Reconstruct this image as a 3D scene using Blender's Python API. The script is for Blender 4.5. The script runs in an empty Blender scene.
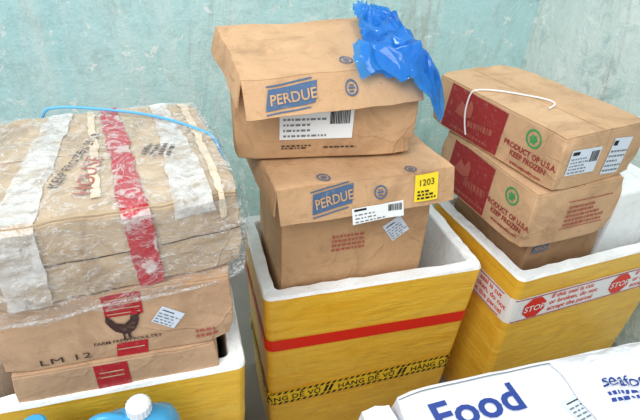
import bpy, bmesh, math, random
from math import *
from mathutils import Vector, noise, Matrix
random.seed(4)
FLOOR=-0.30
sc=bpy.context.scene
try: sc.view_settings.view_transform='Standard'
except Exception: pass
col=bpy.context.collection

# ------------------------------------------------------------ materials
def s2l(c):
    return tuple(((v/255)/12.92 if v/255<=.04045 else ((v/255+.055)/1.055)**2.4) for v in c)+(1,)
class NT:
    def __init__(s,name):
        s.m=bpy.data.materials.new(name); s.m.use_nodes=True; s.t=s.m.node_tree
        s.b=s.t.nodes['Principled BSDF']; s.out=s.t.nodes['Material Output']
    def n(s,t,**k):
        x=s.t.nodes.new(t)
        for a,v in k.items(): setattr(x,a,v)
        return x
    def l(s,a,b): s.t.links.new(a,b)
    def coord(s,sc=(1,1,1),rot=(0,0,0)):
        c=s.n('ShaderNodeTexCoord'); m=s.n('ShaderNodeMapping'); m.inputs['Scale'].default_value=sc; m.inputs['Rotation'].default_value=rot
        s.l(c.outputs['Object'],m.inputs[0]); return m.outputs[0]
    def noise(s,scale,detail=4,rough=.55,vec=None,dist=0):
        x=s.n('ShaderNodeTexNoise'); x.inputs['Scale'].default_value=scale; x.inputs['Detail'].default_value=detail
        x.inputs['Roughness'].default_value=rough; x.inputs['Distortion'].default_value=dist
        if vec: s.l(vec,x.inputs['Vector'])
        return x.outputs['Fac']
    def ramp(s,fac,stops):
        r=s.n('ShaderNodeValToRGB'); e=r.color_ramp.elements
        while len(e)<len(stops): e.new(.5)
        for i,(p,c) in enumerate(stops): e[i].position=p; e[i].color=c
        s.l(fac,r.inputs[0]); return r.outputs[0]
    def mix(s,fac,a,b,bt='MIX'):
        x=s.n('ShaderNodeMix',data_type='RGBA',blend_type=bt)
        for sk,v in ((0,fac),(6,a),(7,b)):
            if hasattr(v,'is_linked') or hasattr(v,'links'): s.l(v,x.inputs[sk])
            else: x.inputs[sk].default_value=v
        return x.outputs[2]
    def bump(s,h,st,dist=.01,prev=None):
        x=s.n('ShaderNodeBump'); x.inputs['Strength'].default_value=st; x.inputs['Distance'].default_value=dist
        s.l(h,x.inputs['Height'])
        if prev: s.l(prev,x.inputs['Normal'])
        return x.outputs[0]
W=(1,1,1,1);K=(0,0,0,1)
def G(v): return (v,v,v,1)
def plain(name,c,rough=.5,spec=.4):
    t=NT(name); t.b.inputs['Base Color'].default_value=s2l(c); t.b.inputs['Roughness'].default_value=rough
    t.b.inputs['Specular IOR Level'].default_value=spec; return t.m
def ink(name,c,rough=.7):
    t=NT(name); v=t.coord(); a=s2l(c); b=tuple(x*.6+.16*y for x,y in zip(a[:3],(1,.75,.5)))+(1,)
    t.l(t.mix(t.ramp(t.noise(60,4,.7,v),[(.55,K),(.72,W)]),a,b),t.b.inputs['Base Color']); t.b.inputs['Roughness'].default_value=rough; return t.m
def cardboard(name,c,dirt=.35,seed=0,gloss=.7,bstr=.35):
    t=NT(name); v=t.coord(); base=s2l(c); dark=tuple(x*k for x,k in zip(base[:3],(.52,.46,.42)))+(1,); light=tuple(min(1,x*k) for x,k in zip(base[:3],(1.20,1.22,1.26)))+(1,)
    f=t.ramp(t.noise(4+seed,5,.6,v,.5),[(.35,K),(.68,W)])
    a=t.mix(f,base,light)
    g=t.ramp(t.noise(6+seed,8,.72,v,1.0),[(.48,K),(.60,G(dirt*.6)),(.76,G(dirt))])
    a=t.mix(g,a,dark)
    sv=t.coord((60,9,9),(0,.5,.3)); sf=t.ramp(t.noise(1.2,6,.7,sv,.6),[(.60,K),(.72,G(.45))]); a=t.mix(sf,a,light)
    sv=t.coord((8,8,50),(.2,.1,.4)); sf=t.ramp(t.noise(1.1,6,.7,sv,.8),[(.60,K),(.72,G(.55*dirt+.18))]); a=t.mix(sf,a,dark)
    vo=t.n('ShaderNodeTexVoronoi',feature='DISTANCE_TO_EDGE'); vo.inputs['Scale'].default_value=5.5
    wv=t.n('ShaderNodeVectorMath',operation='ADD'); nz=t.n('ShaderNodeTexNoise'); nz.inputs['Scale'].default_value=6; t.l(v,nz.inputs['Vector'])
    sc_=t.n('ShaderNodeVectorMath',operation='SCALE'); sc_.inputs['Scale'].default_value=.18; t.l(nz.outputs['Color'],sc_.inputs[0]); t.l(v,wv.inputs[0]); t.l(sc_.outputs[0],wv.inputs[1]); t.l(wv.outputs[0],vo.inputs['Vector'])
    crs=t.ramp(vo.outputs['Distance'],[(0,W),(.03,K)])
    msk=t.ramp(t.noise(3.3,3,.5,v),[(.52,K),(.62,W)])
    mm=t.n('ShaderNodeMath',operation='MULTIPLY'); t.l(crs,mm.inputs[0]); t.l(msk,mm.inputs[1])
    m3=t.n('ShaderNodeMath',operation='MULTIPLY'); t.l(mm.outputs[0],m3.inputs[0]); m3.inputs[1].default_value=.22*dirt
    a=t.mix(m3.outputs[0],a,dark)
    sp=t.ramp(t.noise(70,3,.6,v),[(.66,K),(.72,G(.35))]); a=t.mix(sp,a,dark)
    t.l(a,t.b.inputs['Base Color']); t.b.inputs['Roughness'].default_value=gloss
    t.b.inputs['Specular IOR Level'].default_value=.35
    nb=t.bump(t.noise(13,4,.55,v,.4),bstr,.012); nb=t.bump(mm.outputs[0],bstr*.7,.004,nb); nb=t.bump(t.noise(55,4,.6,v),.22,.004,nb); nb=t.bump(t.noise(300,2,.5,v),.15,.001,nb)
    t.l(nb,t.b.inputs['Normal']); return t.m
M={}
M['cp']=cardboard('cardboard_brown',(184,145,106),.55,0,.7,.5)
M['cpl']=cardboard('cardboard_brown_lid',(192,153,114),.55,1,.7,.5)
M['cl1']=cardboard('cardboard_dusty',(188,165,136),.7,2,.5,.6)
M['cl2']=cardboard('cardboard_rooster',(184,149,117),.45,3,.7,.5)
M['cr']=cardboard('cardboard_frozen',(192,155,118),.55,1,.7,.4)
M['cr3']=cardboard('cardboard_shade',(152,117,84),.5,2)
M['torn']=cardboard('cardboard_torn',(216,198,170),.5,4)
M['blueprint']=ink('ink_blue',(70,98,132))
M['red']=ink('ink_red',(176,30,42),.5)
M['redlabel']=ink('ink_maroon',(150,38,40))
M['redfaint']=ink('ink_red_faint',(170,84,70))
M['green']=ink('ink_green',(60,150,84))
M['black']=plain('ink_black',(26,24,24),.7)
M['dark']=ink('ink_brown',(62,36,32),.8)
M['white']=plain('label_paper',(236,238,238),.45)
M['grey']=plain('ink_grey',(120,124,128),.7)
M['lblue']=plain('label_blue',(210,220,232),.4)
M['yellow']=plain('sticker_yellow',(244,214,40),.5)
M['blue']=plain('print_blue',(34,62,140),.4)
M['redtape']=plain('tape_red',(222,44,28),.3)
M['haz']=plain('tape_black',(28,26,24),.3)
M['hazy']=plain('tape_hazard_yellow',(240,200,44),.35)
M['strap']=plain('strap_blue',(92,172,222),.35)
M['cord']=plain('cord_white',(236,236,238),.5)
t=NT('foam_white'); v=t.coord()
vo=t.n('ShaderNodeTexVoronoi'); vo.inputs['Scale'].default_value=160; t.l(v,vo.inputs['Vector'])
t.l(t.mix(t.ramp(t.noise(9,6,.7,v,.5),[(.50,K),(.80,W)]),s2l((244,246,246)),s2l((204,200,190))),t.b.inputs['Base Color'])
t.l(t.bump(vo.outputs['Distance'],.35,.002,t.bump(t.noise(14,4,.6,v),.5,.008)),t.b.inputs['Normal']); t.b.inputs['Roughness'].default_value=.8; M['foam']=t.m
def ytape(name,c1,c2):
    t=NT(name); v=t.coord(); vs=t.coord((1,1,9))
    a=t.mix(t.ramp(t.noise(2.5,4,.6,vs,.4),[(.3,K),(.7,W)]),s2l(c1),s2l(c2))
    a=t.mix(t.ramp(t.noise(7,7,.75,v,.6),[(.50,K),(.80,G(.55))]),a,s2l((204,146,36)))
    a=t.mix(t.ramp(t.noise(30,5,.7,t.coord((1,1,3)),.8),[(.60,K),(.72,G(.4))]),a,s2l((250,224,130)))
    t.l(a,t.b.inputs['Base Color']); t.b.inputs['Roughness'].default_value=.30
    nb=t.bump(t.noise(9,3,.5,t.coord((1,1,5)),.8),.35,.008); nb=t.bump(t.noise(34,4,.6,v,.6),.35,.004,nb)
    t.l(nb,t.b.inputs['Normal']); t.b.inputs['Coat Weight'].default_value=.35; t.b.inputs['Coat Roughness'].default_value=.15; return t.m
M['ytape']=ytape('packing_tape_yellow',(232,176,44),(242,198,72))
t=NT('tape_white_dirty'); v=t.coord()
t.l(t.mix(t.ramp(t.noise(14,6,.7,v,1),[(.45,K),(.62,W)]),s2l((228,226,222)),s2l((198,182,162))),t.b.inputs['Base Color'])
t.b.inputs['Roughness'].default_value=.16; t.l(t.bump(t.noise(30,4,.6,v,.6),.6,.006),t.b.inputs['Normal'])
tr=t.n('ShaderNodeBsdfTransparent'); mx=t.n('ShaderNodeMixShader')
t.l(t.ramp(t.noise(20,6,.7,v,1.5),[(.40,G(.92)),(.56,G(.72)),(.66,G(.35))]),mx.inputs[0]); t.l(tr.outputs[0],mx.inputs[1]); t.l(t.b.outputs[0],mx.inputs[2]); t.l(mx.outputs[0],t.out.inputs[0]); M['wtape']=t.m
t=NT('tape_red_printed'); v=t.coord((1,1,1))
t.l(t.mix(t.ramp(t.noise(22,4,.6,v,.4),[(.54,K),(.60,W)]),s2l((182,36,50)),s2l((206,180,176))),t.b.inputs['Base Color']); t.b.inputs['Roughness'].default_value=.25
t.l(t.bump(t.noise(40,4,.6,v,.6),.4,.005),t.b.inputs['Normal']); M['rtape']=t.m
t=NT('shrink_film'); v=t.coord(); vs=t.coord((1,1,2.4))
tr=t.n('ShaderNodeBsdfTransparent'); mx=t.n('ShaderNodeMixShader')
t.b.inputs['Base Color'].default_value=s2l((236,236,234)); t.b.inputs['Roughness'].default_value=.06
cr=t.noise(9,8,.62,vs,2.2)
fc=t.ramp(cr,[(.36,G(.05)),(.47,G(.12)),(.497,G(.62)),(.52,G(.10)),(.62,G(.16)),(.65,G(.6)),(.68,G(.18))])
t.l(fc,mx.inputs[0]); t.l(tr.outputs[0],mx.inputs[1]); t.l(t.b.outputs[0],mx.inputs[2]); t.l(mx.outputs[0],t.out.inputs[0])
t.l(t.bump(cr,1,.03),t.b.inputs['Normal']); M['film']=t.m
t=NT('bag_blue_plastic'); v=t.coord()
t.b.inputs['Base Color'].default_value=s2l((48,146,230)); t.b.inputs['Roughness'].default_value=.12; t.b.inputs['Specular IOR Level'].default_value=.7
tl=t.n('ShaderNodeBsdfTranslucent'); tl.inputs[0].default_value=s2l((110,190,250)); tr=t.n('ShaderNodeBsdfTransparent'); tr.inputs[0].default_value=s2l((132,196,246))
m1=t.n('ShaderNodeMixShader'); m1.inputs[0].default_value=.40; m2=t.n('ShaderNodeMixShader')
fz=t.ramp(t.noise(7,3,.5,v,1.0),[(.40,G(.22)),(.62,G(.58))]); t.l(fz,m2.inputs[0])
t.l(t.b.outputs[0],m1.inputs[1]); t.l(tl.outputs[0],m1.inputs[2]); t.l(m1.outputs[0],m2.inputs[1]); t.l(tr.outputs[0],m2.inputs[2]); t.l(m2.outputs[0],t.out.inputs[0])
t.l(t.bump(t.noise(12,2,.45,v,1.5),.5,.012),t.b.inputs['Normal']); M['bag']=t.m
t=NT('jug_plastic_blue'); t.b.inputs['Base Color'].default_value=s2l((66,164,214)); t.b.inputs['Roughness'].default_value=.25; M['jug']=t.m
M['cap']=plain('cap_white',(225,232,238),.3)
t=NT('carton_white'); v=t.coord()
t.l(t.mix(t.noise(6,4,.6,v),s2l((222,226,234)),s2l((238,240,244))),t.b.inputs['Base Color']); t.b.inputs['Roughness'].default_value=.3
t.l(t.bump(t.noise(20,4,.6,v,.5),.3,.008),t.b.inputs['Normal']); M['wcarton']=t.m
def paint(name,c1,c2,white,dirt):
    t=NT(name); v=t.coord(); vd=t.coord((1,1,.25))
    a=t.mix(t.ramp(t.noise(1.6,5,.6,v,.4),[(.35,K),(.7,W)]),s2l(c1),s2l(c2))
    a=t.mix(t.ramp(t.noise(3.2,10,.74,vd,.6),[(.46,K),(.56,G(white*.5)),(.70,G(white))]),a,s2l((226,232,228)))
    a=t.mix(t.ramp(t.noise(7,9,.78,v,1.0),[(.50,K),(.62,G(.45*dirt)),(.8,G(.75*dirt))]),a,s2l((140,172,170)))
    a=t.mix(t.ramp(t.noise(3.6,10,.8,vd,1.8),[(.52,K),(.61,G(.35*dirt)),(.75,G(.8*dirt))]),a,s2l((150,138,120)))
    a=t.mix(t.ramp(t.noise(12,8,.8,v,.5),[(.58,K),(.61,G(.85))]),a,s2l((232,238,234)))
    t.l(a,t.b.inputs['Base Color']); t.b.inputs['Roughness'].default_value=.7
    t.l(t.bump(t.noise(9,9,.75,v),.6,.02),t.b.inputs['Normal']); return t.m
M['wall']=paint('wall_paint_aqua',(172,213,215),(192,226,226),.6,.8)
M['wall2']=paint('wall_paint_worn_lit',(200,216,210),(216,228,222),.95,1.1)  # more worn; base also paler, painting in light from the left
t=NT('concrete'); v=t.coord(); t.l(t.mix(t.noise(4,6,.6,v),s2l((110,106,100)),s2l((140,136,130))),t.b.inputs['Base Color']); t.b.inputs['Roughness'].default_value=.85; M['floor']=t.m

# ------------------------------------------------------------ helpers
def mkobj(name,verts,faces,mat,parent=None,smooth=False):
    me=bpy.data.meshes.new(name); me.from_pydata([tuple(v) for v in verts],[],faces); me.update()
    mats=mat if isinstance(mat,list) else [mat]
    for m in mats: me.materials.append(M[m])
    if smooth:
        for p in me.polygons: p.use_smooth=True
    o=bpy.data.objects.new(name,me); col.objects.link(o)
    if parent: o.parent=parent
    return o
def empty(name,loc,yaw):
    e=bpy.data.objects.new(name,None); e.location=loc; e.rotation_euler=(0,0,radians(yaw)); e.empty_display_size=.05
    col.objects.link(e); return e
def bilin(q,s,t):
    return [ (q[0][i]*(1-s)+q[1][i]*s)*(1-t)+(q[3][i]*(1-s)+q[2][i]*s)*t for i in (0,1)]
def patch(surf,q,mat,parent,name,n=6,m=None,off=.0015,solid=0,smooth=False):
    m=m or n; vs=[];fs=[]
    for j in range(m+1):
        for i in range(n+1):
            a,b=bilin(q,i/n,j/m); vs.append(surf(a,b,off))
    for j in range(m):
        for i in range(n):
            k=j*(n+1)+i; fs.append((k,k+1,k+n+2,k+n+1))
    o=mkobj(name,vs,fs,mat,parent,smooth)
    if solid:
        md=o.modifiers.new('s','SOLIDIFY'); md.thickness=solid; md.offset=0
    return o
def rect(a0,b0,a1,b1): return [(a0,b0),(a1,b0),(a1,b1),(a0,b1)]
def bars(surf,rects,mat,parent,name,off=.0025,rot=0,c=(0,0)):
    vs=[];fs=[]
    for (a0,b0,a1,b1) in rects:
        k=len(vs)
        n=max(1,int((a1-a0)/.03))
        for i in range(n+1):
            for b in (b0,b1):
                a=a0+(a1-a0)*i/n; x,y=a-c[0],b-c[1]
                vs.append(surf(c[0]+x*cos(rot)-y*sin(rot),c[1]+x*sin(rot)+y*cos(rot),off))
        for i in range(n): fs.append((k+2*i,k+2*i+2,k+2*i+3,k+2*i+1))
    return mkobj(name,vs,fs,mat,parent)
def text(surf,s,a,b,h,mat,parent,name='print',rot=0,bold=0,off=.003,sx=1,shear=0,align='LEFT',sp=1):
    cu=bpy.data.curves.new('txt','FONT'); cu.body=s; cu.size=h*1.38; cu.offset=bold*h; cu.align_x=align; cu.shear=shear; cu.resolution_u=3; cu.space_character=sp
    o=bpy.data.objects.new('txt',cu); col.objects.link(o); bpy.context.view_layer.update()
    dg=bpy.context.evaluated_depsgraph_get(); me=bpy.data.meshes.new_from_object(o.evaluated_get(dg)); bpy.data.objects.remove(o)
    bm=bmesh.new(); bm.from_mesh(me); bmesh.ops.remove_doubles(bm,verts=bm.verts,dist=1e-6)
    bmesh.ops.triangulate(bm,faces=bm.faces)
    vs=[];fs=[]
    for vtx in bm.verts:
        x,y=vtx.co.x*sx,vtx.co.y
        vs.append(surf(a+x*cos(rot)-y*sin(rot),b+x*sin(rot)+y*cos(rot),off))
    for f in bm.faces: fs.append([q.index for q in f.verts])
    bm.free(); bpy.data.meshes.remove(me)
    return mkobj(name,vs,fs,mat,parent)
def textlines(surf,a0,b0,a1,b1,rows,mat,parent,name='fine_print',rot=0,fill=.55,off=.0027,c=None):
    r=[];h=(b1-b0)/rows
    for k in range(rows):
        a=a0; b=b1-(k+1)*h
        end=a1-(a1-a0)*random.choice([0,0,.15,.35])
        while a<end:
            w=random.uniform(.004,.014); r.append((a,b,min(a+w,end),b+h*fill)); a+=w+.004
    bars(surf,r,mat,parent,name,off,rot,c or ((a0+a1)/2,(b0+b1)/2))
def label(surf,a0,b0,a1,b1,parent,rot=0,header=True,mat='white',barcode=True,rows=4):
    c=((a0+a1)/2,(b0+b1)/2)
    def R(x,y):
        x-=c[0];y-=c[1]; return (c[0]+x*cos(rot)-y*sin(rot),c[1]+x*sin(rot)+y*cos(rot))
    patch(surf,[R(*p) for p in rect(a0,b0,a1,b1)],mat,parent,'paper_label',6,4,.002)
    w=a1-a0;h=b1-b0; rr=[]
    if header: rr.append((a0+w*.04,b1-h*.2,a0+w*.26,b1-h*.07))
    x=a0+w*.68 if barcode else a1
    if barcode:
        xx=x
        while xx<a1-w*.05:
            bw=random.uniform(.001,.003); rr.append((xx,b0+h*.45,xx+bw,b1-h*.12)); xx+=bw+random.uniform(.001,.0025)
    bars(surf,rr or [(a0+w*.1,b0+h*.8,a0+w*.6,b0+h*.85)],'black',parent,'barcode',.0032,rot,c)
    textlines(surf,a0+w*.05,b0+h*.08,(x-w*.04),b1-h*.25,rows,'grey',parent,'label_print',rot,.38,.0032,c)
def banner(surf,a,b,w,h,s,parent,rot=.12,sk=.012):
    def R(x,y): return (a+x*cos(rot)-y*sin(rot),b+x*sin(rot)+y*cos(rot))
    patch(surf,[R(0,0),R(w,0),R(w+sk,h),R(sk,h)],'blueprint',parent,'logo_banner',6,3,.0022)
    bars(surf,[(a+w*.06,b+h*1.1,a+w*1.0,b+h*1.17),(a,b-h*.2,a+w*.9,b-h*.13)],'blueprint',parent,'logo_rule',.0022,rot,(a,b))
    text(surf,s,*R(w*.07+sk*.3,h*.22),h*.52,'cpl',parent,'logo_text',rot,.02,.0045,min(1.6,w/(h*.52*5.2)))
def ringlogo(surf,a,b,r,mat,parent,name='round_logo',inner=True):
    vs=[];fs=[];n=28
    for i in range(n):
        for rr in (r,r*.78): vs.append(surf(a+rr*cos(2*pi*i/n),b+rr*sin(2*pi*i/n),.0028))
    for i in range(n):
        j=(i+1)%n; fs.append((2*i,2*j,2*j+1,2*i+1))
    mkobj(name,vs,fs,mat,parent)
    if inner:
        bars(surf,[(a-r*.5,b-r*.1,a+r*.5,b+r*.12),(a-r*.35,b+r*.25,a+r*.35,b+r*.4),(a-r*.4,b-r*.5,a+r*.3,b-r*.3)],mat,parent,name+'_detail',.0028)
def tube(name,pts,r,mat,parent=None):
    cu=bpy.data.curves.new(name,'CURVE'); cu.dimensions='3D'; cu.bevel_depth=r; cu.bevel_resolution=3; cu.resolution_u=8
    sp=cu.splines.new('NURBS'); sp.points.add(len(pts)-1); sp.use_endpoint_u=True; sp.order_u=3
    for p,q in zip(sp.points,pts): p.co=(q[0],q[1],q[2],1)
    o=bpy.data.objects.new(name+'_c',cu); col.objects.link(o); bpy.context.view_layer.update()
    me=bpy.data.meshes.new_from_object(o.evaluated_get(bpy.context.evaluated_depsgraph_get())); bpy.data.objects.remove(o)
    me.materials.clear(); me.materials.append(M[mat])
    for p in me.polygons: p.use_smooth=True
    o=bpy.data.objects.new(name,me); col.objects.link(o)
    if parent:o.parent=parent
    return o

# ------------------------------------------------------------ carton
class Carton:
    def __init__(s,name,x,y,yaw,w,d,z0,z1,mat,amp=.003,freq=6,seed=0,sag=0,flaps=True,bevel=.003,N=18,crush=.010):
        s.w,s.d,s.h=w,d,z1-z0; s.amp,s.freq,s.seed,s.sag,s.crush=amp,freq,seed,sag,crush
        s.e=empty(name,(x,y,z0),yaw); s.mat=mat
        bm=bmesh.new(); idx={}
        def V(i,j,k):
            key=(i,j,k)
            if key not in idx:
                p=Vector((w*i/N,d*j/N,s.h*k/N)); idx[key]=bm.verts.new(s.D(p))
            return idx[key]
        for a in range(N):
            for b in range(N):
                for k,fl in ((0,0),(N,1)):
                    for q in ([V(a,b,k),V(a+1,b,k),V(a+1,b+1,k),V(a,b+1,k)],[V(a,k,b),V(a,k,b+1),V(a+1,k,b+1),V(a+1,k,b)],[V(k,a,b),V(k,a+1,b),V(k,a+1,b+1),V(k,a,b+1)]):
                        bm.faces.new(q if fl else q[::-1])
        bmesh.ops.recalc_face_normals(bm,faces=bm.faces)
        me=bpy.data.meshes.new('carton_body'); bm.to_mesh(me); bm.free(); me.materials.append(M[mat])
        o=bpy.data.objects.new('carton_body',me); col.objects.link(o); o.parent=s.e
        b=o.modifiers.new('b','BEVEL'); b.width=bevel; b.segments=2; b.limit_method='ANGLE'; b.angle_limit=radians(50)
        if flaps:
            g=.0025
            patch(s.top,rect(.001,.001,w-.001,d/2-g),mat,s.e,'top_flap_front',N,N//2,.002,.0035)
            patch(s.top,rect(.001,d/2+g,w-.001,d-.001),mat,s.e,'top_flap_back',N,N//2,.002,.0035)
    def D(s,p):
        q=noise.noise_vector(p*s.freq+Vector((s.seed*7.3,s.seed*3.1,s.seed)))*s.amp
        cx=-1 if p.x<s.w/2 else 1; cy=-1 if p.y<s.d/2 else 1
        ex=min(p.x,s.w-p.x); ey=min(p.y,s.d-p.y); ez=min(p.z,s.h-p.z)
        k=exp(-(ex*ex+ey*ey)/.0012)*exp(-ez*ez/.0016)
        k+=.5*exp(-(ex*ex+ey*ey)/.0004)*max(0,noise.noise(Vector((cx*3,cy*5,p.z*18+s.seed*3))))
        kk=s.crush*k*(.5+abs(noise.noise(Vector((cx*2.3,cy*4.1,s.seed+p.z*9)))))
        q.x-=cx*kk; q.y-=cy*kk; 
        if ez<.04: q.z-=kk*(1 if p.z>s.h/2 else -1)*.8
        e2=exp(-(min(ex,ey)**2+ez*ez)/.0003)
        q.z-=(1 if p.z>s.h/2 else 0)*e2*s.crush*.6*max(0,noise.noise(Vector((p.x*16,p.y*16,s.seed))))
        if s.sag:
            t=p.z/s.h; u=p.x/s.w-.5; v=p.y/s.d-.5
            q.z+= s.sag*t*(1-4*u*u)*(1-4*v*v)*.8
            q.y-= s.sag*.6*sin(pi*t)*(1-4*u*u)*(1 if v<0 else -1)*abs(2*v)
            q.x+= s.sag*.6*sin(pi*t)*(1-4*v*v)*(2*u)
            n=noise.noise_vector(p*13+Vector((3,1,s.seed)))
            q+=Vector([abs(c)-.2 for c in n])*-s.amp*1.0
            q+=noise.noise_vector(p*34+Vector((5,1,s.seed)))*s.amp*.35
        return p+q
    def front(s,a,b,o): return s.D(Vector((a,0,b)))+Vector((0,-o,0))
    def right(s,a,b,o): return s.D(Vector((s.w,a,b)))+Vector((o,0,0))
    def left(s,a,b,o): return s.D(Vector((0,s.d-a,b)))+Vector((-o,0,0))
    def top(s,a,b,o): return s.D(Vector((a,b,s.h)))+Vector((0,0,o))
class Lid:
    def __init__(s,c,ov,zf,zb,lip,flare,mat,seed=0,amp=.003,sideflare=.012,rot=0,xl=0,xr=0,rlift=0):
        s.c=c;s.x0,s.x1=-ov-xl,c.w+ov+xr;s.y0,s.y1=-ov,c.d+ov;s.zf,s.zb,s.lip,s.flare,s.seed,s.amp,s.sf=zf,zb,lip,flare,seed,amp,sideflare
        s.w=s.x1-s.x0;s.d=s.y1-s.y0; s.rot=radians(rot); s.rl=rlift
        for nm,f,A,B in (('lid_top',s.top,s.w,s.d),('lid_front_flap',s.front,s.w,lip),('lid_left_flap',s.left,s.d,lip*.8),('lid_right_flap',s.right,s.d,lip*.8),('lid_back_flap',s.back,s.w,lip*.8)):
            patch(f,rect(0,0,A,B) if nm=='lid_top' else rect(0,0 if nm=='lid_front_flap' else lip*.2,A,lip),mat,c.e,nm,24,10,0,.0045)
    def D(s,p):
        cx,cy=s.c.w/2,s.c.d/2; x,y=p.x-cx,p.y-cy
        z=p.z+s.rl*(p.x-s.x0)/s.w
        q=Vector((cx+x*cos(s.rot)-y*sin(s.rot),cy+x*sin(s.rot)+y*cos(s.rot),z))
        return q+noise.noise_vector(p*6+Vector((s.seed*5,2,s.seed)))*s.amp+noise.noise_vector(p*19+Vector((s.seed*5,2,s.seed)))*s.amp*.4
    @staticmethod
    def O(o): return o+.0025 if o>0 else 0
    def top(s,a,b,o): o=s.O(o); return s.D(Vector((s.x0+a,s.y0+b,s.zf+(s.zb-s.zf)*b/s.d)))+Vector((0,0,o))
    def front(s,a,b,o):
        o=s.O(o); k=1-b/s.lip; return s.D(Vector((s.x0+a,s.y0-s.flare*k-o,s.zf-s.lip+b+o*.4)))
    def left(s,a,b,o):
        o=s.O(o);k=1-b/s.lip; y=s.y1-a; z=s.zf+(s.zb-s.zf)*(y-s.y0)/s.d; return s.D(Vector((s.x0-s.sf*k-o,y,z-s.lip+b)))
    def right(s,a,b,o):
        o=s.O(o);k=1-b/s.lip; y=s.y0+a; z=s.zf+(s.zb-s.zf)*a/s.d; return s.D(Vector((s.x1+s.sf*k+o,y,z-s.lip+b)))
    def back(s,a,b,o): return s.D(Vector((s.x0+a,s.y1+.004+o,s.zb-s.lip+b)))

# ------------------------------------------------------------ foam box
class Foam:
    def __init__(s,name,x,y,yaw,w,d,z1,inset=.024,th=.039,r=.022,seed=0):
        s.w,s.d,s.h,s.ins,s.r=w,d,z1-FLOOR,inset,r; s.e=empty(name,(x,y,FLOOR),yaw); s.seed=seed
        def ring(ins,z,rr,jit=.0018):
            pts=[];x0,x1,y0,y1=ins,w-ins,ins,d-ins
            for (cx,cy,a0) in ((x0+rr,y0+rr,pi),(x1-rr,y0+rr,1.5*pi),(x1-rr,y1-rr,0),(x0+rr,y1-rr,.5*pi)):
                for k in range(6): a=a0+k*pi/10; pts.append(Vector((cx+rr*cos(a),cy+rr*sin(a),z)))
            out=[]
            for i in range(len(pts)):
                p,q=pts[i],pts[(i+1)%len(pts)]; n=14 if (q-p).length>.06 else 1
                for k in range(n):
                    v=p.lerp(q,k/n); out.append(v+noise.noise_vector(v*24+Vector((seed,0,0)))*jit)
            return out
        H=s.h; rings=[]; NZ=14
        for k in range(NZ+1): z=H*k/NZ-(.009 if k==NZ else 0); rings.append((ring(inset*(1-z/H),z,r),'y'))
        rings.append((ring(.004,H,r,.005),'w')); rings.append((ring(th-.003,H,.014,.005),'w')); rings.append((ring(th,H-.006,.014,.003),'w'))
        rings.append((ring(th+inset*.8,.035,.014),'w'))
        vs=[];fs=[];mi=[]; n=len(rings[0][0])
        for rg,_ in rings: vs+=rg
        for k in range(len(rings)-1):
            for i in range(n):
                j=(i+1)%n; fs.append((k*n+i,k*n+j,(k+1)*n+j,(k+1)*n+i)); mi.append(0 if rings[k+1][1]=='y' else 1)
        fs.append(tuple(range(n))[::-1]); mi.append(0)
        fs.append(tuple((len(rings)-1)*n+i for i in range(n))); mi.append(1)
        o=mkobj('foam_shell',vs,fs,['ytape','foam'],s.e,False)
        for p,m in zip(o.data.polygons,mi): p.material_index=m
    def wrap(s,t,z,o):
        r=s.r; i=s.ins*(1-z/s.h); L1=s.d-i-r; q=r*pi/2; L2=s.w-2*i-2*r
        if t<L1: return Vector((i-o,s.d-t,z))
        t-=L1
        if t<q: a=pi+t/r; return Vector((i+r+(r+o)*cos(a),i+r+(r+o)*sin(a),z))
        t-=q
        if t<L2: return Vector((i+r+t,i-o,z))
        t-=L2
        if t<q: a=1.5*pi+t/r; return Vector((s.w-i-r+(r+o)*cos(a),i+r+(r+o)*sin(a),z))
        t-=q; return Vector((s.w-i+o,i+r+t,z))
    def band(s,z0,z1,mat,name,off=.003,dz=0,t0=0,t1=None):
        L=s.d*2+s.w-.09; t1=t1 or L
        f=lambda a,b,o:s.wrap(a,b+dz*a,o)
        patch(f,rect(t0,z0,t1,z1),mat,s.e,name,110,2,off); return f

Zr=.42
fM=Foam('styrofoam_box',-.140,1.011,17.5,.696,.42,Zr,seed=1)
fR=Foam('styrofoam_box',.621,1.162,23.0,.694,.50,Zr,seed=2)
fL=Foam('styrofoam_box',-.72,.609,17.6,.595,.44,Zr,seed=3)
def zl(z): return z-FLOOR
fM.band(zl(.205),zl(.253),'redtape','tape_band_red',.003,-.02)
def hazard(F,z,h,dz):
    f=F.band(z,z+h,'hazy','tape_band_hazard',.0035,dz)
    L=F.d+F.w+.1; vs=[];fs=[]
    t=.0
    while t<L:
        for (u0,u1) in ((0,.17),(.83,1)):
            q=[(t,z+h*u0),(t+.012,z+h*u0),(t+.012+.009,z+h*u1),(t+.009,z+h*u1)]; n=len(vs); vs+=[f(p[0],p[1],.0048) for p in q]; fs.append((n,n+1,n+2,n+3))
        t+=.021
    mkobj('hazard_edge_dashes',vs,fs,'haz',F.e)
    t=.04
    while t<L-.2:
        vs=[];fs=[]
        for i in range(2):
            a=t+i*.017; q=[(a,z+h*.24),(a+.010,z+h*.24),(a+.022,z+h*.76),(a+.012,z+h*.76)]; n=len(vs); vs+=[f(p[0],p[1],.0048) for p in q]; fs.append((n,n+1,n+2,n+3))
        mkobj('hazard_stripes',vs,fs,'haz',F.e)
        text(f,'HÀNG DỄ VỠ',t+.052,z+h*.27,h*.40,'haz',F.e,'hazard_text',0,.012,.0052,.92,sp=1.06)
        t+=.27
hazard(fM,zl(-.095),.064,.040); hazard(fL,zl(-.06),.055,0)
f=fR.band(zl(.225),zl(.335),'white','tape_band_white',.003,.0)
bars(f,[(a,b,a+.05,b+.004) for a in [i*.05 for i in range(30)] for b in (zl(.229),zl(.327))],'red',fR.e,'tape_edge_lines',.005)
t=.155
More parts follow.
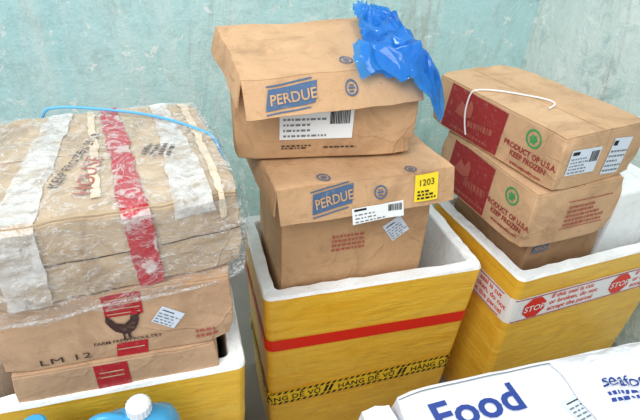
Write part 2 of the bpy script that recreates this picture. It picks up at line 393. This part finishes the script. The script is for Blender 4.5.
while t<1.3:
    c=(t+.05,zl(.28));vs=[];R=.048
    for i in range(8): vs.append(f(c[0]+R*cos(pi/8+i*pi/4),c[1]+R*sin(pi/8+i*pi/4),.005))
    mkobj('stop_octagon',vs,[tuple(range(8))],'redtape',fR.e)
    text(f,'STOP',c[0],c[1]-.013,.027,'white',fR.e,'stop_text',0,.02,.0065,.95,align='CENTER')
    for i,sx in enumerate(('If this seal is cut','or broken, do not','accept the parcel')):
        text(f,sx,t+.112,zl(.303)-i*.029,.021,'redtape',fR.e,'seal_text',0,.02,.005,.98)
    t+=.375
# ---- left stack
L3=Carton('cardboard_carton',-.628,.651,17.9,.433,.352,FLOOR+.035,.499,'cl2',.002,5,1)
L2=Carton('cardboard_carton',-.640,.655,17.5,.484,.38,.503,.687,'cl2',.003,5,2)
L1=Carton('wrapped_carton',-.605,.640,25.0,.492,.483,.695,.874,'cl1',.0055,4,3,sag=.003,flaps=True,bevel=.004,N=44,crush=.010)
w,h=L2.w,L2.h
ac=.262
patch(L2.front,[(ac-.035,0),(ac+.03,0),(ac+.035,h*.22),(ac-.03,h*.22)],'red',L2.e,'printed_band',4,4)
patch(L2.front,rect(ac-.04,h*.66,ac+.035,h*.99),'red',L2.e,'printed_band',4,4)
bars(L2.front,[(ac-.035,h*(.70+.07*i),ac+.03,h*(.70+.07*i)+.003) for i in range(4)]+[(ac-.03,h*.12,ac+.026,h*.14)],'cl2',L2.e,'band_lines',.003)
rooster=[(-.5,.05),(-.62,.35),(-.55,.6),(-.4,.42),(-.3,.2),(0,.12),(.2,.3),(.25,.55),(.32,.72),(.38,.62),(.46,.68),(.47,.56),(.6,.5),(.48,.45),(.5,.3),(.42,.0),(.28,-.25),(.12,-.36),(.14,-.6),(.24,-.66),(.02,-.66),(.04,-.38),(-.06,-.36),(-.06,-.6),(.02,-.68),(-.2,-.66),(-.12,-.58),(-.14,-.33),(-.35,-.2)]
def poly(surf,pts,cx,cy,sc,mat,parent,name,off=.0035):
    bm=bmesh.new(); vs=[bm.verts.new((p[0],p[1],0)) for p in pts]; bm.faces.new(vs); bmesh.ops.triangulate(bm,faces=bm.faces)
    bm.verts.index_update(); fs=[[v.index for v in f.verts] for f in bm.faces]; bm.free()
    return mkobj(name,[surf(cx+p[0]*sc,cy+p[1]*sc,off) for p in pts],fs,mat,parent)
poly(L2.front,rooster,ac-.005,h*.50,.060,'dark',L2.e,'rooster_print')
poly(L2.front,[(.25,.55),(.30,.78),(.36,.68),(.42,.78),(.47,.66),(.5,.55),(.4,.5)],ac-.005,h*.50,.060,'red',L2.e,'rooster_comb',.0042)
text(L2.front,'FARM FRESH POULTRY',ac-.005,h*.245,.010,'dark',L2.e,'rooster_text',0,.01,.003,1,align='CENTER')
label(L2.front,.318,h*.40,.372,h*.66,L2.e,-.6,False,'lblue',False,4)
text(L2.front,'LM 12',.075,h*.08,.017,'dark',L2.e,'box_code',0,0,.003,1.6,sp=1.1)
textlines(L2.front,.40,h*.12,.45,h*.3,2,'redfaint',L2.e)
patch(L3.front,rect(.165,L3.h-.085,.235,L3.h-.004),'red',L3.e,'printed_band',4,4)
bars(L3.front,[(.175,L3.h-.03,.225,L3.h-.026),(.175,L3.h-.045,.225,L3.h-.041)],'cl2',L3.e,'band_lines',.003)
def over(c):
    def f(a,t,o):
        if t<c.d: return c.top(a,c.d-t,o)
        return c.front(a,c.h-(t-c.d),o)
    return f
fo=over(L1); d=L1.d; H1=L1.h; w=L1.w
def strip(name,a0,a1,a2,wd,mat,tend,off,wd2=None):
    wd2=wd2 or wd; N=50;vs=[];fs=[]
    for i in range(N+1):
        t=i/N*tend; k=min(1,t/d); ac=a0+(a1-a0)*k if t<d else a1+(a2-a1)*(t-d)/H1
        ww=wd+(wd2-wd)*i/N
        for j in range(7):
            a=ac+ww*(j/6-.5)+.005*noise.noise(Vector((t*30,j//3,a0*9)))
            n=noise.noise(Vector((a*50,t*50,1)))*.003
            vs.append(fo(min(max(a,0),w),t,off+abs(n)))
    for i in range(N):
        for j in range(6): k=i*7+j; fs.append((k,k+1,k+8,k+7))
    return mkobj(name,vs,fs,mat,L1.e)
strip('white_tape',.170,.085,.075,.055,'wtape',d+H1,.0065,.075)
strip('printed_red_tape',.275,.29,.30,.042,'rtape',d+H1,.0075,.055)
strip('white_tape',.40,.40,.40,.04,'wtape',d+.03,.0065,.08)
strip('torn_paper',.235,.225,.22,.014,'torn',d*.9,.006,.02)
strip('torn_paper',.465,.455,.45,.022,'torn',d+.05,.006,.014)
text(L1.top,'HOUSE',.215,.06,.034,'redfaint',L1.e,'side_print',1.35,.01,.008)
text(L1.top,'KEEP FROZEN 20 LB',.16,.10,.02,'dark',L1.e,'side_print',1.2,.005,.008)
textlines(L1.top,.33,.18,.39,.25,4,'dark',L1.e,'fine_print',1.2,off=.0085)
# exposed carton edges inside the wrap: the bundle is two flat cartons
bars(L1.front,[(.003,H1*.50,w-.003,H1*.515)],'dark',L1.e,'carton_gap',.001)
bars(L1.right,[(.003,H1*.50,d-.003,H1*.515)],'dark',L1.e,'carton_gap',.001)
def filmsurf(face,extra=.008,hang=True):
    def f(a,b,o):
        n=1-2*abs(noise.noise(Vector((a*14,b*26+a*6,3))))+.7*(1-2*abs(noise.noise(Vector((a*40+b*20,b*70,7)))))
        p=face(a,max(b,0) if hang else b,o+extra*.5*max(0,1+n))
        if hang and b<0: p.z+=b*(1+.7*noise.noise(Vector((a*16,1,1))))
        return p
    return f
patch(filmsurf(L1.front,.011),rect(-.004,-.030,w+.004,H1+.004),'film',L1.e,'film_front',110,56,.008,smooth=True)
patch(filmsurf(L1.right,.009),rect(-.004,-.026,d,H1+.004),'film',L1.e,'film_right',70,40,.008,smooth=True)
patch(filmsurf(L1.top,.005,False),[(-.002,-.004),(w+.003,-.004),(w+.003,d*.95),(-.002,d*.95)],'film',L1.e,'film_top',90,80,.009,smooth=True)
tube('film_roll',[(-.01,-.02,-.01),(.1,-.034,-.02),(.2,-.03,-.006),(.32,-.036,-.014),(.42,-.028,-.02),(w+.01,-.012,-.012),(w+.02,.15,-.01),(w+.02,.4,-.01)],.0035,'film',L1.e)
tube('blue_strap',[(.10,d+.02,.06),(.115,d+.005,H1+.016),(.17,d-.01,H1+.030),(.28,d-.045,H1+.022),(.38,d-.10,H1+.018),(.46,d-.19,H1+.014),(w+.012,d-.25,H1+.008),(w+.016,d-.27,H1-.06)],.0036,'strap',L1.e)

# ---- centre stack
P2=Carton('cardboard_carton',-.098,1.075,19.5,.445,.29,FLOOR+.035,.754,'cp',.003,5,5,flaps=False)
zb=P2.h
ld2=Lid(P2,.026,zb+.006,zb+.006,.090,.022,'cpl',2,.005,rot=2)
banner(ld2.front,.085,.018,.112,.050,'PERDUE',P2.e,.16)
ringlogo(ld2.front,.275,.055,.019,'blueprint',P2.e)
ringlogo(ld2.top,.13,.028,.018,'blueprint',P2.e); ringlogo(ld2.top,.375,.02,.016,'blueprint',P2.e)
patch(ld2.front,rect(.375,.014,.445,.086),'yellow',P2.e,'yellow_sticker',3,3,.004)
text(ld2.front,'1203',.384,.055,.018,'black',P2.e,'sticker_text',0,.0,.006); textlines(ld2.front,.383,.02,.438,.046,3,'black',P2.e,'sticker_print',off=.006)
label(ld2.front,.195,-.022,.345,.022,P2.e,.04,True,'white',True,3)
bz=zl(.42)-.035
textlines(P2.front,.145,bz+.10,.245,bz+.16,4,'redfaint',P2.e)
label(P2.front,.31,bz+.115,.37,bz+.185,P2.e,.6,False,'lblue',False,5)
P1=Carton('cardboard_carton',-.230,1.163,12.5,.488,.345,.771,.99,'cp',.003,5,7,flaps=False)
ld1=Lid(P1,.002,.228,.262,.078,.050,'cpl',4,.007,.018,rot=8.5,xl=.006,xr=-.03,rlift=.014)
banner(ld1.front,.050,.014,.125,.044,'PERDUE',P1.e,.06)
ringlogo(ld1.front,.27,.045,.017,'blueprint',P1.e)
ringlogo(ld1.top,.28,.05,.018,'blueprint',P1.e)
label(P1.front,.115,.055,.31,.147,P1.e,.0,True,'white',True,4)
textlines(P1.front,.12,.028,.20,.042,2,'dark',P1.e); textlines(P1.front,.235,.028,.37,.036,1,'dark',P1.e)
# blue bag draped over the right end of the top carton
out=[(.295,-.02),(.31,-.075),(.36,-.06),(.40,-.10),(.44,-.07),(.47,-.11),(.505,-.16),(.56,-.13),(.60,-.08),(.615,.0),(.60,.10),(.565,.20),(.52,.29),(.46,.345),(.42,.37),(.38,.35),(.36,.26),(.36,.16),(.34,.09),(.305,.03)]
def inside(x,y):
    c=False;j=len(out)-1
    for i in range(len(out)):
        if (out[i][1]>y)!=(out[j][1]>y) and x<(out[j][0]-out[i][0])*(y-out[i][1])/(out[j][1]-out[i][1])+out[i][0]: c=not c
        j=i
    return c
def bagpt(x,y,ly=0):
    top=.250+.030*(max(-.02,min(.36,y))+.02)/.38
    ex=max(0,x-.480); ey=max(0,.02-y)
    X=min(x,.480)+ex*.52; Y=max(y,.02)-ey*.66
    z=top-ex*.70-ey*.64
    ang=atan2(y-.33,x-.42)
    rad=sqrt((x-.42)**2+(y-.33)**2)
    rid=1-abs(noise.noise(Vector((ang*2.6+ly*2,rad*3,1))))*2.6
    n2=1-abs(noise.noise(Vector((x*15+y*6,y*11,5+ly))))*2.6
    z+=.004+.026*max(0,rid)*min(1,rad*6+.3)+.016*max(0,n2)+ly*.012
    z+=.024*exp(-((x-.42)**2+(y-.32)**2)/.003)
    v=noise.noise_vector(Vector((x*8,y*8,ly*3)))
    return Vector((X+v.x*.010,Y+v.y*.010-.004,z))
def sheet(name,ly,shrink=1):
    nx,ny=130,170;idx={};vs=[];fs=[]
    def g(i,j):
        if (i,j) not in idx:
            x=.27+.37*i/nx;y=-.2+.62*j/ny; idx[(i,j)]=len(vs); vs.append(bagpt(x,y,ly))
        return idx[(i,j)]
    for i in range(nx):
        for j in range(ny):
            x=.27+.37*(i+.5)/nx;y=-.2+.62*(j+.5)/ny; e=.010*noise.noise(Vector((x*18,y*18,0)))
            cx,cy=.46,.12; xx=cx+(x-cx)/shrink+e; yy=cy+(y-cy)/shrink+e
            if inside(xx,yy): fs.append((g(i,j),g(i+1,j),g(i+1,j+1),g(i,j+1)))
    return mkobj(name,vs,fs,'bag',bag,True)
bag=empty('blue_plastic_bag',(-.232,1.170,.771),12.5)
sheet('bag_outer_layer',1); sheet('bag_inner_layer',0,.9)

# ---- right stack
def Fp(u,v): a=radians(23); return (.621+u*cos(a)-v*sin(a),1.162+u*sin(a)+v*cos(a))
x,y=Fp(.062,.445)
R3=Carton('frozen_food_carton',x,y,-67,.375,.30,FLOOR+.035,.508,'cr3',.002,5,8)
R2=Carton('frozen_food_carton',.413,1.600,-66.1,.452,.346,.512,.706,'cr',.003,5,9)
R1=Carton('frozen_food_carton',.372,1.676,-61.7,.545,.336,.712,.872,'cr',.004,5,10)
for R in (R1,R2):
    w,h=R.w,R.h
    k=w/.53
    patch(R.front,[(.06*k,h*.04),(.315*k,h*.04),(.325*k,h*.94),(.08*k,h*.98)],'redlabel',R.e,'red_panel',8,5)
    poly(R.front,[(-.5,-.3),(-.2,.3),(.1,.1),(.3,.45),(.5,.2),(.45,-.2),(.1,-.35)],.155*k,h*.6,.08,'redfaint',R.e,'panel_emblem')
    textlines(R.front,.18*k,h*.34,.31*k,h*.52,1,'redfaint',R.e,'panel_script',.1,.7,off=.004)
    textlines(R.front,.11*k,h*.12,.31*k,h*.22,1,'redfaint',R.e,'panel_fine',off=.004)
    ringlogo(R.front,.43*k,h*.74,.028,'green',R.e)
    poly(R.front,[(-.8,0),(-.3,.45),(.3,.4),(.8,0),(.3,-.4),(-.4,-.4)],.43*k,h*.74,.019,'green',R.e,'logo_leaf')
    for i,(tx,sz) in enumerate((('PRODUCT OF U.S.A.',.0175),('KEEP FROZEN',.0175),('www.usapoultry.com',.011))):
        text(R.front,tx,.43*k,h*.38-i*.024,sz,'redlabel',R.e,'print_text',0,.035,.003,.90,align='CENTER')
label(R1.right,.03,.045,.15,.12,R1.e,-.05,True,'lblue',True,5)
label(R1.right,.19,.02,.27,.13,R1.e,-.1,True,'lblue',False,5)
textlines(R2.right,.14,.06,.29,.14,5,'redfaint',R2.e,'fine_print')
bars(R2.right,[(.13,.05,.30,.053),(.13,.148,.30,.151)],'redfaint',R2.e,'print_frame')
banner(R3.right,.02,R3.h-.055,.07,.03,'PERDUE',R3.e,.05,.006)
w,h,d=R1.w,R1.h,R1.d
tube('white_cord',[(.19,-.006,.02),(.165,-.007,.07),(.17,-.008,h-.01),(.18,.0,h+.008),(.21,.06,h+.009),(.27,.12,h+.008),(.33,.16,h+.010),(.37,.15,h+.009),(.38,.1,h+.008)],.0026,'cord',R1.e)
patch(R1.top,rect(0,d/2-.028,w,d/2+.028),'cpl',R1.e,'seam_tape',18,2,.0046)
x,y=Fp(.43,.10)
pk=Carton('foam_package',x,y,23,.215,.34,FLOOR+.035,.60,'foam',.006,7,12,flaps=False,bevel=.012)

# ---- foreground
FB=Carton('food_carton',.279,.362,17.4,.70,.335,.16,.495,'wcarton',.002,5,14,flaps=False,bevel=.005)
under=Carton('cardboard_carton',.30,.38,17.4,.64,.29,FLOOR,.157,'cr',.002,5,15)
text(FB.top,'Food',.055,.225,.066,'blue',FB.e,'food_lettering',.04,.03,.003,1.12)
text(FB.top,'Frozen',.02,.10,.070,'blue',FB.e,'food_lettering',0,.025,.003,1.15)
bars(FB.top,[(.0,.322,.7,.325)],'grey',FB.e,'fold_line')
label(FB.top,.345,.18,.43,.235,FB.e,.2,False,'lblue',False,4)
NB=Carton('white_carton',.168,.445,17.4,.072,.21,FLOOR,.485,'wcarton',.001,5,16,flaps=False)
sk=empty('printed_plastic_sack',(.279,.362,.4985),17.4)
def sackpt(u,v,side):
    x=.385+.30*u; y=.12+.205*v
    e=(1-abs(2*u-1)**5)*(1-abs(2*v-1)**5)
    z=.026*e*(1+.25*noise.noise(Vector((u*6,v*6,3)))+.3*(1-2*abs(noise.noise(Vector((u*12,v*9,9)))))) if side else 0
    n=noise.noise_vector(Vector((u*5,v*5,1)))*.008
    return Vector((x+n.x,y+n.y,.001+max(z,0)+side*.0008))
ssurf=lambda a,b,o:sackpt(a/.30,b/.205,1)+Vector((0,0,o))
patch(ssurf,rect(0,0,.30,.205),'wcarton',sk,'sack_top',50,40,0,smooth=True)
patch(lambda a,b,o:sackpt(a/.30,b/.205,0),rect(0,0,.30,.205),'wcarton',sk,'sack_bottom',10,10,0)
text(ssurf,'seafood',.05,.10,.026,'blue',sk,'sack_lettering',-.2,.01,.004,1.05)
textlines(ssurf,.04,.055,.15,.085,2,'blue',sk,'sack_fine_print',-.2,off=.004)

def jug(x,y,z,yaw,cap):
    e=empty('plastic_jug',(x,y,z),yaw)
    prof=[(0,.92),(.01,1),(.15,1),(.19,.97),(.215,.85),(.235,.62),(.25,.36),(.255,.27),(.275,.27)]
    vs=[];fs=[];n=32
    for z_,k in prof:
        for i in range(n):
            a=2*pi*i/n; c,s_=cos(a),sin(a); q=2/ (4 if k>.7 else 2.2)
            px=.085*k*abs(c)**q*(1 if c>0 else -1); py=.05*min(1,k*1.1)*abs(s_)**q*(1 if s_>0 else -1)
            if k<.4: px=.02*c*k/.27; py=.02*s_*k/.27
            vs.append((px-.015*(1-k),py,z_))
    for r in range(len(prof)-1):
        for i in range(n): j=(i+1)%n; fs.append((r*n+i,r*n+j,(r+1)*n+j,(r+1)*n+i))
    fs.append(tuple(range(n))[::-1]); fs.append(tuple((len(prof)-1)*n+i for i in range(n)))
    mkobj('jug_body',vs,fs,'jug',e,True)
    vs=[];fs=[];m=36
    for z_,r in ((.258,.022),(.260,.024),(.280,.0235),(.284,.020)):
        for i in range(m): a=2*pi*i/m; rr=r+(.0012 if i%2 else 0)*(r>.0225); vs.append((rr*cos(a)-.011,rr*sin(a),z_))
    for r in range(3):
        for i in range(m): j=(i+1)%m; fs.append((r*m+i,r*m+j,(r+1)*m+j,(r+1)*m+i))
    fs.append(tuple(3*m+i for i in range(m))); fs.append(tuple(range(m))[::-1])
    mkobj('jug_cap',vs,fs,cap,e)
    tube('jug_handle',[(.02,0,.238),(.05,0,.256),(.085,0,.245),(.10,0,.20),(.094,0,.14),(.078,0,.11)],.011,'jug',e)
jug(-.350,.605,.228,195,'cap'); jug(-.53,.545,.228,200,'jug')
jb=Carton('cardboard_carton',-.66,.44,14,.46,.19,FLOOR,.222,'cr',.002,5,18)

# ---- room
def wall(name,p,q,z0,z1,th,mat):
    p=Vector(p);q=Vector(q);d=(q-p).normalized();n=Vector((-d.y,d.x))*th
    b=[p,q,q+n,p+n]; vs=[(v.x,v.y,z0) for v in b]+[(v.x,v.y,z1) for v in b]
    mkobj(name,vs,[(0,1,5,4),(1,2,6,5),(2,3,7,6),(3,0,4,7),(4,5,6,7),(3,2,1,0)],mat)
C=(1.035,2.70); a=radians(15)
wall('wall_back',(C[0]-3.6*cos(a),C[1]-3.6*sin(a)),(C[0]+.0,C[1]),FLOOR,2.8,.1,'wall')
b=radians(-72)
wall('wall_right',C,(C[0]+2.6*cos(b),C[1]+2.6*sin(b)),FLOOR,2.8,.1,'wall2')
mkobj('floor',[(-4,-2.5,FLOOR),(4,-2.5,FLOOR),(4,4,FLOOR),(-4,4,FLOOR),(-4,-2.5,FLOOR-.05),(4,-2.5,FLOOR-.05),(4,4,FLOOR-.05),(-4,4,FLOOR-.05)],[(0,1,2,3),(7,6,5,4),(0,4,5,1),(1,5,6,2),(2,6,7,3),(3,7,4,0)],'floor')

# ---- light
w=bpy.data.worlds.new('World'); sc.world=w; w.use_nodes=True
w.node_tree.nodes['Background'].inputs[0].default_value=(.90,.955,1,1); w.node_tree.nodes['Background'].inputs[1].default_value=.92
def area(name,loc,tgt,size,power,c=(1,1,1)):
    l=bpy.data.lights.new(name,'AREA'); l.shape='RECTANGLE'; l.size=size[0]; l.size_y=size[1]; l.energy=power; l.color=c
    o=bpy.data.objects.new(name,l); col.objects.link(o); o.location=loc
    o.rotation_euler=(Vector(tgt)-Vector(loc)).to_track_quat('-Z','Y').to_euler()
area('daylight_opening',(-1.0,-1.0,3.2),(0.2,1.5,.6),(2.4,1.6),100,(1,.99,.975))
area('added_highlight_light',(.2,2.0,3.0),(0.1,1.2,.8),(.5,.3),14,(.97,.99,1))  # unseen small lamp, added to give the bag glossy highlights

# ---- camera
cd=bpy.data.cameras.new('camera'); cd.sensor_width=36; cd.lens=500/640*36
co=bpy.data.objects.new('camera',cd); col.objects.link(co)
p=radians(33.47);r=radians(3.51)
f=Vector((0,cos(p),-sin(p)));rt=Vector((1,0,0));up=rt.cross(f)
R_=rt*cos(r)+up*sin(r);U_=-rt*sin(r)+up*cos(r)
co.matrix_world=Matrix(((R_.x,U_.x,-f.x,0),(R_.y,U_.y,-f.y,0),(R_.z,U_.z,-f.z,1.4),(0,0,0,1)))
sc.camera=co
